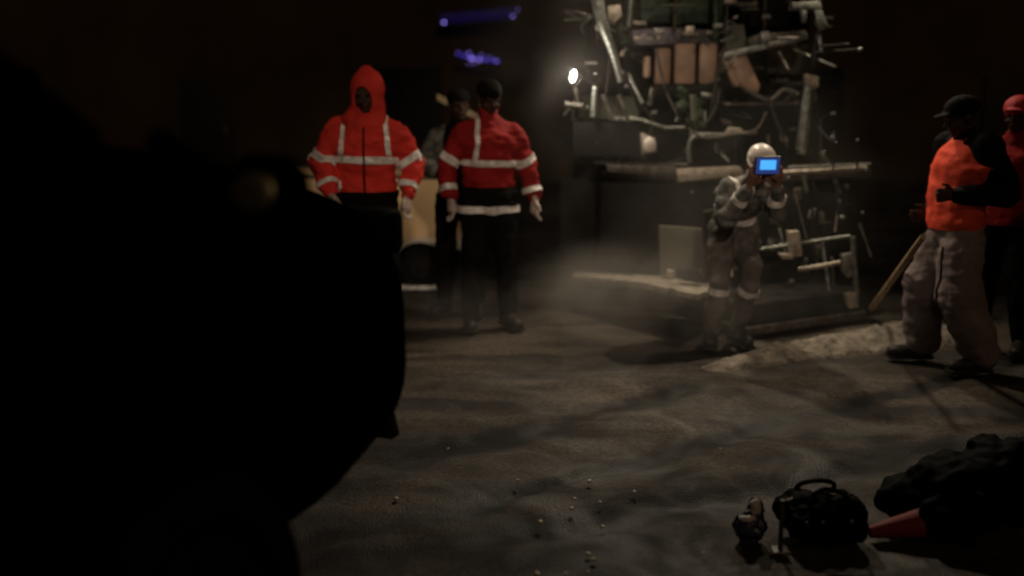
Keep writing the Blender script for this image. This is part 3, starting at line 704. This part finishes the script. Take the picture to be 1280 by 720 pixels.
for k in range(44):
    px = rr.uniform(712, 1060); py = rr.uniform(0, 225); w_ = rr.uniform(3, 12); h_ = rr.uniform(2, 8); sk = rr.uniform(-3, 3)
    if 800 < px < 955 and 50 < py < 118: continue
    slab('bracket', [(px, py), (px+w_, py+sk), (px+w_+sk, py+h_), (px+sk, py+h_)], rr.uniform(7.45, 8.2), rr.uniform(.02, .08), rr.choice(['psteel', 'msteel', 'violet', 'lsteel', 'greygreen', 'dsteel']), None, .002)
for k in range(22):
    px = rr.uniform(955, 1075); py = rr.uniform(225, 400); w_ = rr.uniform(3, 9); h_ = rr.uniform(3, 16); sk = rr.uniform(-3, 3)
    slab('bracket', [(px, py), (px+w_, py+sk), (px+w_+sk, py+h_), (px+sk, py+h_)], rr.uniform(6.95, 7.4), rr.uniform(.02, .06), rr.choice(['msteel', 'msteel', 'dsteel', 'psteel']), None, .002)
for k in range(9):
    px = rr.uniform(960, 1075); py = rr.uniform(235, 300)
    bar('pipe', [(px, py, 7.1), (px+rr.uniform(-20, 20), py+rr.uniform(30, 90), 7.0)], rr.uniform(.006, .013), rr.choice(['msteel', 'dsteel', 'psteel']))
bar('pipe', [(1040, 171, 7.42), (1042, 212, 7.42)], .008, 'dsteel'); bar('pipe', [(1072, 175, 7.42), (1072, 210, 7.42)], .008, 'dsteel'); bar('pipe', [(1075, 62, 7.42), (1020, 66, 7.5)], .010, 'dsteel'); bar('pipe', [(1060, 55, 7.42), (1022, 58, 7.5)], .006, 'dsteel')
for q, m_ in (((722, 118, 800, 150), 'greygreen'), ((778, 56, 806, 112), 'dsteel'), ((896, 118, 1000, 150), 'dsteel'), ((958, 52, 1012, 94), 'msteel'), ((800, -20, 905, 30), 'green'), ((925, -30, 990, 34), 'dsteel'), ((820, 170, 930, 204), 'dsteel'), ((1006, 110, 1050, 180), 'dsteel'), ((960, 240, 1060, 300), 'dsteel')):
    slab('machine_panel', [(q[0], q[1]), (q[2], q[1]+3), (q[2]-2, q[3]), (q[0]+2, q[3]-2)], 8.25 if q[1] < 200 else 7.5, .05, m_, None, .008)
# dark rear face under the platform
slab('rear_plate', [(700, 222), (905, 230), (905, 345), (700, 335)], 8.25, .05, 'dsteel')
slab('rear_flap', [(824, 282), (880, 286), (880, 346), (826, 346)], 7.35, .04, 'greygreen')
slab('flap_post', [(881, 265), (899, 262), (899, 350), (882, 350)], 7.0, .12, 'dsteel')
slab('mud_scraper', [(912, 262), (928, 261), (925, 266), (908, 266)], 7.2, .05, 'psteel')
# screed, set askew: left end nearest
s0 = G(935, 424); s1 = G(1082, 402); sd = (s1-s0).normalized(); sn = V((-sd.y, sd.x, 0)); L_ = (s1-s0).length
ang = math.atan2(sd.y, sd.x); RS = Matrix.Rotation(ang, 3, 'Z')
cS = (s0+s1)/2+sn*.42
b = bmesh.new(); box(b, cS+V((0, 0, .15)), (L_, .78, .18), RS, .03); box(b, cS+sn*.25+V((0, 0, .30)), (L_*.96, .25, .16), RS, .02); sc = part('screed', b, 'dsteel')
b = bmesh.new(); box(b, cS+V((0, 0, .05))-sn*.02, (L_*1.01, .80, .06), RS, .01); part('screed_plate', b, 'msteel', sc)
b = bmesh.new(); prism(b, [P(800, 352, 6.95), P(872, 368, 6.6), P(905, 356, 7.1), P(845, 346, 7.4), P(720, 338, 7.8), P(715, 344, 7.6)], (0, 0, -.045), .006); part('extension_step', b, 'lsteel')
slab('step_edge', [(838, 360), (871, 372), (869, 383), (850, 378), (836, 368)], 6.72, .06, 'msteel')
slab('step_box', [(848, 338), (873, 338), (873, 349), (848, 349)], 6.95, .12, 'dsteel')
slab('step_bolt', [(834, 338), (843, 338), (843, 348), (835, 348)], 6.9, .05, 'lsteel')
# right hand frame: rails, posts, end gate
bar('side_rail', [(948, 312, 6.9), (1006, 303, 6.9), (1062, 295, 6.9)], .012, 'psteel')
bar('side_rail', [(998, 337, 6.8), (1030, 332, 6.8), (1050, 328, 6.8)], .017, 'lsteel')
slab('rail_box', [(986, 290), (1000, 289), (1003, 320), (990, 322)], 6.75, .08, 'lsteel')
slab('rail_box', [(975, 318), (990, 318), (992, 324), (978, 324)], 6.75, .08, 'lsteel')
bar('gate_post', [(1066, 296, 6.85), (1069, 340, 6.85), (1070, 384, 6.85)], .020, 'psteel')
slab('end_gate', [(1052, 318), (1066, 316), (1068, 345), (1060, 348), (1053, 340)], 6.85, .05, 'psteel')
slab('gate_foot', [(1058, 368), (1070, 366), (1072, 384), (1062, 386)], 6.80, .08, 'lsteel')
bar('gate_post', [(1040, 322, 6.9), (1042, 360, 6.9)], .012, 'msteel')
bar('gate_rod', [(1046, 230, 7.1), (1050, 300, 7.0)], .010, 'dsteel')
# pedestal behind the bending worker (pale bars)
slab('foot_plate', [(905, 330), (915, 328), (917, 346), (908, 347)], 6.62, .05, 'helmet')
bar('foot_bar', [(900, 290, 6.75), (897, 322, 6.7), (912, 345, 6.7)], .014, 'msteel')

# ------------------------------------------------------------------ loose asphalt ridge
a0 = G(862, 452); a1 = G(1150, 400); dd = (a1-a0).normalized(); nn = V((-dd.y, dd.x, 0)); LL = (a1-a0).length
b = bmesh.new(); nx, ny = 140, 40; grid = []
for i in range(nx+1):
    row = []
    for j in range(ny+1):
        t = i/nx; u = j/ny-.5; wd = .16+.62*t
        p = a0+dd*LL*t+nn*(u*wd-.12-.25*t)
        env = max(0, 1-(2*abs(u))**2.2)*min(1, t*5, (1-t)*5)
        z = -.03*(1-min(1, env*4))+env*(.03+.09*t+.03*noise.noise(p*5)+.022*noise.noise(p*17)+.012*noise.noise(p*40))-.004
        row.append(b.verts.new((p.x, p.y, z)))
    grid.append(row)
for i in range(nx):
    for j in range(ny): b.faces.new((grid[i][j], grid[i+1][j], grid[i+1][j+1], grid[i][j+1]))
ridge = mat('loose_pale_asphalt', (.24, .205, .165), .85, var=.5, scale=14, bump=.9, bscale=55)
tag(link_mesh('loose_asphalt', b, ridge), kind='stuff')

# ------------------------------------------------------------------ ground
def groundmat():
    m = bpy.data.materials.new('rough_asphalt'); m.use_nodes = True; nt = m.node_tree; L = nt.links.new; b = nt.nodes['Principled BSDF']
    tc = nt.nodes.new('ShaderNodeTexCoord')
    def nz(s, d=6, sc=(1, 1, 1), rot=0, dist=0):
        mp = nt.nodes.new('ShaderNodeMapping'); mp.inputs['Scale'].default_value = sc; mp.inputs['Rotation'].default_value = (0, 0, rot)
        n = nt.nodes.new('ShaderNodeTexNoise'); n.inputs['Scale'].default_value = s; n.inputs['Detail'].default_value = d; n.inputs['Distortion'].default_value = dist
        L(tc.outputs['Object'], mp.inputs['Vector']); L(mp.outputs['Vector'], n.inputs['Vector']); return n.outputs['Fac']
    def ramp(f, a, ca, c, cc):
        r = nt.nodes.new('ShaderNodeValToRGB'); r.color_ramp.elements[0].position = a; r.color_ramp.elements[1].position = c
        r.color_ramp.elements[0].color = ca+(1,); r.color_ramp.elements[1].color = cc+(1,); L(f, r.inputs['Fac']); return r.outputs['Color']
    base = ramp(nz(1.1, 8, (1, 1, 1), .3, .6), .35, (.046, .037, .028), .68, (.098, .080, .061))
    streak = ramp(nz(1.6, 8, (.45, 1.7, 1), -.42, .8), .40, (.24, .22, .20), .60, (1.1, 1.08, 1.05))
    fine = ramp(nz(60, 4), .35, (.7, .7, .7), .7, (1.3, 1.3, 1.3))
    def mul(a, c):
        n = nt.nodes.new('ShaderNodeMix'); n.data_type = 'RGBA'; n.blend_type = 'MULTIPLY'; n.inputs['Factor'].default_value = 1
        L(a, n.inputs['A']); L(c, n.inputs['B']); return n.outputs['Result']
    at = nt.nodes.new('ShaderNodeAttribute'); at.attribute_name = 'rut_shade_dirt'  # dark crack fill along the ruts, also painting groove shade into the colour
    vo = nt.nodes.new('ShaderNodeTexVoronoi'); vo.inputs['Scale'].default_value = 55; L(tc.outputs['Object'], vo.inputs['Vector'])
    agg = ramp(vo.outputs['Color'], .1, (.6, .6, .6), .9, (1.5, 1.45, 1.4))
    L(mul(mul(mul(mul(base, streak), fine), ramp(at.outputs['Fac'], .1, (1, 1, 1), .6, (.12, .10, .09))), agg), b.inputs['Base Color'])
    rr_ = nt.nodes.new('ShaderNodeMapRange'); L(nz(2.3, 7, (1, 1, 1), .9, 1.), rr_.inputs['Value']); rr_.inputs['From Min'].default_value = .38; rr_.inputs['From Max'].default_value = .6; rr_.inputs['To Min'].default_value = .55; rr_.inputs['To Max'].default_value = .85
    L(rr_.outputs[0], b.inputs['Roughness']); b.inputs['Specular IOR Level'].default_value = .45
    ad = nt.nodes.new('ShaderNodeMath'); ad.operation = 'MULTIPLY_ADD'; L(nz(7, 10), ad.inputs[0]); ad.inputs[1].default_value = .9; L(nz(110, 3), ad.inputs[2])
    bp = nt.nodes.new('ShaderNodeBump'); bp.inputs['Strength'].default_value = .40; bp.inputs['Distance'].default_value = .018
    L(ad.outputs[0], bp.inputs['Height']); L(bp.outputs['Normal'], b.inputs['Normal']); return m
def axis(near0, near1, step, far):
    a = [near0+step*i for i in range(int((near1-near0)/step)+1)]; s = step
    while a[-1] < far: s *= 1.5; a.append(a[-1]+s)
    s = step
    while a[0] > -far: s *= 1.5; a.insert(0, a[0]-s)
    return a
RUTS = []
for q0, q1, wd in (((500, 650), (900, 545), .05), ((560, 560), (800, 500), .09), ((420, 700), (640, 660), .08)):
    A_ = G(*q0); D_ = (G(*q1)-A_).normalized(); RUTS.append((A_, V((-D_.y, D_.x, 0)), wd))
b = bmesh.new(); RL = b.verts.layers.float.new('rut_shade_dirt'); xs = axis(-3, 6, .04, 350); ys = axis(1.5, 10, .04, 350); gr = []
for x in xs:
    row = []
    for y in ys:
        w = 1 if (-3 < x < 6 and 1.5 < y < 10) else 0
        p = V((x, y, 0)); rl = min((abs((p-A_).dot(N_)+.10*noise.noise(p*2.1)+.03*noise.noise(p*8))/W_) for A_, N_, W_ in RUTS)
        z = w*(-.020+.020*noise.noise(p*1.3+V((3, 1, 0)))+.010*noise.noise(p*4)+.005*noise.noise(p*11)-.032*math.exp(-rl*rl)*max(0, min(1, .6+1.5*noise.noise(p*1.1+V((5, 5, 0))))))
        vv = b.verts.new((x, y, z)); vv[RL] = w*math.exp(-rl*rl*.45)*max(0, min(1, 1.0+1.6*noise.noise(p*1.1+V((5, 5, 0))))); row.append(vv)
    gr.append(row)
for i in range(len(xs)-1):
    for j in range(len(ys)-1): b.faces.new((gr[i][j], gr[i+1][j], gr[i+1][j+1], gr[i][j+1]))
tag(link_mesh('ground', b, groundmat()), kind='structure')
# small pale stones
spots = [(647, 600), (737, 601), (793, 614), (718, 623), (715, 635), (750, 627), (753, 658), (675, 652), (735, 692), (742, 699), (671, 717), (495, 623), (707, 716), (735, 714), (900, 560), (1176, 590), (560, 560), (880, 690)]
pb = None
locs = ['alone in mid road above the stone pair', 'highest of the scatter in mid road', 'right end of the scatter', 'left of the scatter centre', 'just below another stone', 'centre of the scatter', 'below the scatter', 'left of the scatter, lower']
for i, (px, py) in enumerate(spots):
    p = G(px, py); sc_ = (.009 if i < 12 else .006)
    if pb is None:
        b = bmesh.new(); bmesh.ops.create_icosphere(b, subdivisions=2, radius=1)
        for v in b.verts: v.co *= 1+.25*noise.noise(v.co*1.7)
        pb = link_mesh('pebble', b, M['pebble'], smooth=True); o = pb
    else: o = pb.copy(); col.objects.link(o)
    s = sc_*random.uniform(.8, 1.2); o.scale = (s*1.2, s, s*.8); o.location = (p.x, p.y, -.004+s*.3); o.rotation_euler = (0, 0, random.random()*6)
    tag(o, 'tiny pale stone lying loose on the dark asphalt', 'pebble', 'pale stones scattered on the road')
# ------------------------------------------------------------------ foreground litter, lower right
p = G(936, 672); b = bmesh.new(); ell(b, (0, 0, .07), (.06, .05, .07)); ell(b, (.03, .02, .13), (.035, .03, .05)); ell(b, (-.03, 0, .10), (.03, .03, .03)); b = remesh(b, .008, 2); wrinkle(b, .02, 22, seed=3)
o = link_mesh('plastic_bag', b, M['bag']); o.location = p-V((0, 0, .03)); b = bmesh.new(); ell(b, (.02, -.01, .155), (.022, .015, .03)); ell(b, (-.02, -.03, .12), (.03, .012, .012)); wrinkle(b, .01, 30, seed=1); link_mesh('white_knot', b, M['stripe'], o); tag(o, 'small crumpled blue and white plastic bag left of the black holdall', 'bag')
c0 = G(985, 692); c1 = G(1100, 690); w = c1.x-c0.x
cr = thing('holdall_bag', ((c0.x+c1.x)/2, c0.y+.17, -.02), 'soft black holdall bag lying on the road in the lower right foreground', 'bag', .05)
b = bmesh.new(); box(b, (0, 0, .085), (w*.94, .24, .12), None, .045); ell(b, (-w*.2, 0, .13), (w*.28, .11, .05)); ell(b, (w*.22, .01, .12), (w*.25, .11, .06)); b = remesh(b, .010, 4); wrinkle(b, .022, 12, seed=4); wrinkle(b, .008, 35, seed=9)
link_mesh('bag_body', b, M['sack'], cr)
for y in (-.06, .06):
    b = bmesh.new(); tube(b, smooth_pts([(-w*.22, y*1.9, .12), (-w*.2, y*1.1, .19), (0, y*.7, .215), (w*.2, y*1.1, .19), (w*.22, y*1.9, .12)]), .009, 8); link_mesh('handle', b, M['sack'], cr)
b = bmesh.new(); tube(b, smooth_pts([(-w*.4, 0, .155), (-w*.1, .004, .178), (w*.4, 0, .165)]), .005, 6); link_mesh('zip', b, M['msteel'], cr)
for x in (-w*.30, -w*.12, w*.2):
    b = bmesh.new(); ell(b, (x, -.125, .12), (.007, .006, .007)); link_mesh('buckle', b, M['psteel'], cr)
p = G(975, 690); b = bmesh.new(); tube(b, [(0, 0, 0), (.0, 0, .20)], .009, 10); box(b, (0, 0, .006), (.06, .06, .012), None, .003)
o = link_mesh('metal_stake', b, M['msteel']); o.location = (p.x, p.y, 0); tag(o, 'short grey metal stake standing at the left end of the black holdall', 'stake')
# red cone lying down
p = G(1135, 680)
cn_ = thing('traffic_cone', (p.x-.03, p.y+.08, -.02), 'red traffic cone lying on its side against the black sack', 'traffic cone', .0)
b = bmesh.new(); tube(b, [(.26, .02, .085), (-.085, 0, .03)], [.085, .022], 20); link_mesh('cone_body', b, M['cone'], cn_)
b = bmesh.new(); box(b, (.27, .02, .11), (.02, .24, .22), Matrix.Rotation(.12, 3, 'Y'), .005); link_mesh('cone_base', b, M['crate'], cn_)
# black sack
p = G(1228, 664); b = bmesh.new()
for c, r in (((0, 0, .14), (.25, .18, .15)), ((.2, .05, .16), (.2, .16, .17)), ((-.22, .02, .09), (.14, .12, .09)), ((.1, .1, .24), (.1, .1, .08))): ell(b, c, r)
ell(b, (-.13, -.12, .07), (.13, .12, .09))
b = remesh(b, .014, 3); wrinkle(b, .03, 9, seed=8); wrinkle(b, .01, 25, seed=2)
o = link_mesh('black_sack', b, M['sack']); o.location = (p.x, p.y+.1, -.01); tag(o, 'bulky black plastic sack at the lower right corner', 'sack')
# ------------------------------------------------------------------ building behind
B = thing('building', (0, 21, 0), 'long dark brown building with blue light strings, behind the whole work site', 'building')
b = bmesh.new(); box(b, (0, 3, 3.4), (44, 6, 6.8)); link_mesh('wall', b, M['wall'], B, smooth=False)
b = bmesh.new(); box(b, (0, 2.8, 6.92), (44.6, 6.8, .24), None, .02); link_mesh('roof', b, M['wallframe'], B)
for k in range(10):
    for z in (1.6, 4.8):
        x = -19+k*4.2
        if z < 2 and k in (3, 7):
            b = bmesh.new(); box(b, (x, -.03, 1.1), (1.1, .06, 2.2), None, .01); d_ = link_mesh('door', b, M['wallframe'], B)
            b = bmesh.new(); tube(b, [(x+.4, -.10, 1.0), (x+.4, -.10, 1.15)], .015, 8); link_mesh('handle', b, M['chrome'], d_); continue
        b = bmesh.new()
        for c, s in (((x, -.03, z+.74), (1.5, .08, .08)), ((x, -.03, z-.74), (1.5, .08, .08)), ((x-.71, -.03, z), (.08, .08, 1.40)), ((x+.71, -.03, z), (.08, .08, 1.40)), ((x, -.03, z), (.05, .08, 1.40))): box(b, c, s)
        w_ = link_mesh('window', b, M['wallframe'], B); b = bmesh.new(); box(b, (x, -.005, z), (1.34, .03, 1.38)); link_mesh('pane', b, M['pane'], w_)
def string(name, pts, bulbs, mt, r, label):
    p0 = P(*pts[0]); t = thing(name, p0, label, 'light string')
    b = bmesh.new(); tube(b, [P(*q) for q in pts], r, 10); link_mesh('light_tube', b, M[mt], t, origin=p0)
    for px, py, rr in bulbs:
        b = bmesh.new(); ell(b, P(px, py, pts[0][2]-.06), (rr, rr, rr), n=10); link_mesh('bulb', b, M['led'], t, origin=p0)
string('light_string', [(551, 24, 20.7), (585, 21, 20.7), (620, 18, 20.7), (644, 16, 20.7)], [(555, 28, .022), (553, 20, .014), (641, 20, .018), (600, 21, .008), (570, 23, .010), (563, 19, .008), (582, 20, .007), (625, 19, .009), (636, 15, .010), (647, 12, .008)], 'ledstrip', .10, 'upper string of dim blue lights on the building')
string('light_string', [(572, 68, 20.7), (592, 72, 20.7), (624, 77, 20.7)], [(590, 73, .024), (599, 75, .018), (586, 66, .012), (606, 75, .010), (620, 76, .014), (581, 70, .009), (594, 79, .010), (572, 66, .009), (612, 72, .009), (586, 80, .008), (601, 68, .009)], 'ledstrip2', .035, 'lower string of brighter blue lights on the building')
# ------------------------------------------------------------------ steam
def steam(loc, scl, dens, label, seed, rot=0):
    b = bmesh.new(); bmesh.ops.create_icosphere(b, subdivisions=4, radius=1)
    m = bpy.data.materials.new('steam_vapour'); m.use_nodes = True; nt = m.node_tree; nt.nodes.clear(); L = nt.links.new
    out = nt.nodes.new('ShaderNodeOutputMaterial'); pv_ = nt.nodes.new('ShaderNodeVolumePrincipled'); L(pv_.outputs[0], out.inputs['Volume'])
    pv_.inputs['Color'].default_value = (.85, .80, .74, 1)
    tc = nt.nodes.new('ShaderNodeTexCoord'); ln = nt.nodes.new('ShaderNodeVectorMath'); ln.operation = 'LENGTH'; L(tc.outputs['Object'], ln.inputs[0])
    mr = nt.nodes.new('ShaderNodeMapRange'); mr.inputs['From Min'].default_value = 1; mr.inputs['From Max'].default_value = .1; mr.interpolation_type = 'SMOOTHSTEP'; L(ln.outputs['Value'], mr.inputs['Value'])
    mp = nt.nodes.new('ShaderNodeMapping'); mp.inputs['Location'].default_value = (seed, 0, 0); mp.inputs['Scale'].default_value = scl; L(tc.outputs['Object'], mp.inputs['Vector'])
    n = nt.nodes.new('ShaderNodeTexNoise'); n.inputs['Scale'].default_value = 2.2; n.inputs['Detail'].default_value = 4; n.inputs['Distortion'].default_value = .6; L(mp.outputs[0], n.inputs['Vector'])
    m2 = nt.nodes.new('ShaderNodeMapRange'); m2.inputs['From Min'].default_value = .35; m2.inputs['From Max'].default_value = .75; L(n.outputs['Fac'], m2.inputs['Value'])
    mu = nt.nodes.new('ShaderNodeMath'); mu.operation = 'MULTIPLY'; L(mr.outputs[0], mu.inputs[0]); L(m2.outputs[0], mu.inputs[1])
    m3 = nt.nodes.new('ShaderNodeMath'); m3.operation = 'MULTIPLY'; m3.inputs[1].default_value = dens; L(mu.outputs[0], m3.inputs[0]); L(m3.outputs[0], pv_.inputs['Density'])
    o = link_mesh('steam', b, m); o.location = loc; o.scale = scl; o.rotation_euler = (0, 0, rot); tag(o, kind='stuff'); return o
steam(P(765, 355, 6.7), (.75, .5, .36), 1.6, '', 1)
steam(P(800, 385, 6.2), (2.0, .7, .36), .75, '', 21)
steam(P(860, 330, 6.5), (.5, .35, .35), .8, '', 5)
steam(P(705, 70, 7.2), (.95, .5, 1.0), .16, '', 9)
steam(P(880, 250, 6.9), (1.9, .6, 1.3), .17, '', 14)
# ------------------------------------------------------------------ light
w = bpy.data.worlds.new('World'); scene.world = w; w.use_nodes = True
nt = w.node_tree; bg = nt.nodes['Background']; sky = nt.nodes.new('ShaderNodeTexSky'); sky.sky_type = 'NISHITA'; sky.sun_disc = False
EL = math.radians(38); AZ = math.radians(160)     # azimuth clockwise from +Y
sky.sun_elevation = EL; sky.sun_rotation = AZ
nt.links.new(sky.outputs[0], bg.inputs['Color']); bg.inputs['Strength'].default_value = .00025
sd_ = bpy.data.lights.new('ambient_fill', 'SUN'); sd_.energy = .10; sd_.angle = math.radians(6); sd_.color = (1, .66, .36)  # weak warm sun added as ambient fill, not a real moon
so = bpy.data.objects.new('ambient_fill', sd_); col.objects.link(so)
dirv = V((math.sin(AZ)*math.cos(EL), math.cos(AZ)*math.cos(EL), math.sin(EL))); so.rotation_euler = dirv.to_track_quat('Z', 'Y').to_euler()
def spot(name, loc, tgt, W, deg, blend, color, size=.08):
    l = bpy.data.lights.new(name, 'SPOT'); l.energy = W; l.spot_size = math.radians(deg); l.spot_blend = blend; l.color = color; l.shadow_soft_size = size
    o = bpy.data.objects.new(name, l); col.objects.link(o); o.location = loc; o.rotation_euler = (V(loc)-V(tgt)).to_track_quat('Z', 'Y').to_euler(); return o
# floodlight mast added unseen to light the workers' fronts, behind and right of the camera
FL = V((.7, -2.2, 4.4))
mast = thing('fill_light_mast', (FL.x, FL.y-.15, 0), 'added unseen floodlight on a mast behind the viewer', 'fill_light')
b = bmesh.new(); tube(b, [(0, 0, 0), (0, 0, 4.7)], [.06, .04], 12)
for k in range(3): tube(b, [(0, 0, .6), (.7*math.cos(k*2.1), .7*math.sin(k*2.1), 0.02)], .025, 8)
link_mesh('mast', b, M['msteel'], mast)
b = bmesh.new(); box(b, (0, .0, 4.62), (.4, .1, .3), Matrix.Rotation(-.35, 3, 'X'), .02); link_mesh('lamp_head', b, M['dsteel'], mast)
spot('fill_light', FL, (.2, 7.4, .9), 600, 35, 1, (1, .81, .62), .15)
# canopy work lamps of the paver (fixtures hang under the canopy, above the frame); third one added to brighten the trailer
for x, y, tx, ty, e in ((1.0, 7.5, 1.0, 5.6, 190), (2.45, 7.5, 2.2, 6.2, 120), (.65, 7.45, -1.0, 8.6, 130)):
    b = bmesh.new(); box(b, (x, y+.03, 3.22), (.18, .12, .10), None, .01); f_ = part('canopy_lamp', b, 'dsteel')
    b = bmesh.new(); box(b, (x, y-.035, 3.20), (.14, .02, .07)); part('lamp_glass', b, 'lampdim', f_)
    spot('work_and_fill_light', (x, y-.08, 3.15), (tx, ty, 0 if tx > 0 else .7), e, 105 if tx > 0 else 50, 1, (1, .84, .62), .08)
l = bpy.data.lights.new('work_lamp_light', 'POINT'); l.energy = 9; l.color = (1, .9, .75); l.shadow_soft_size = .04; o = bpy.data.objects.new('work_lamp_light', l); col.objects.link(o); o.location = P(714, 96, 7.35)
# render settings
scene.view_settings.view_transform = 'Standard'; scene.view_settings.look = 'None'; scene.view_settings.exposure = 0; scene.view_settings.gamma = 1
scene.render.engine = 'CYCLES'
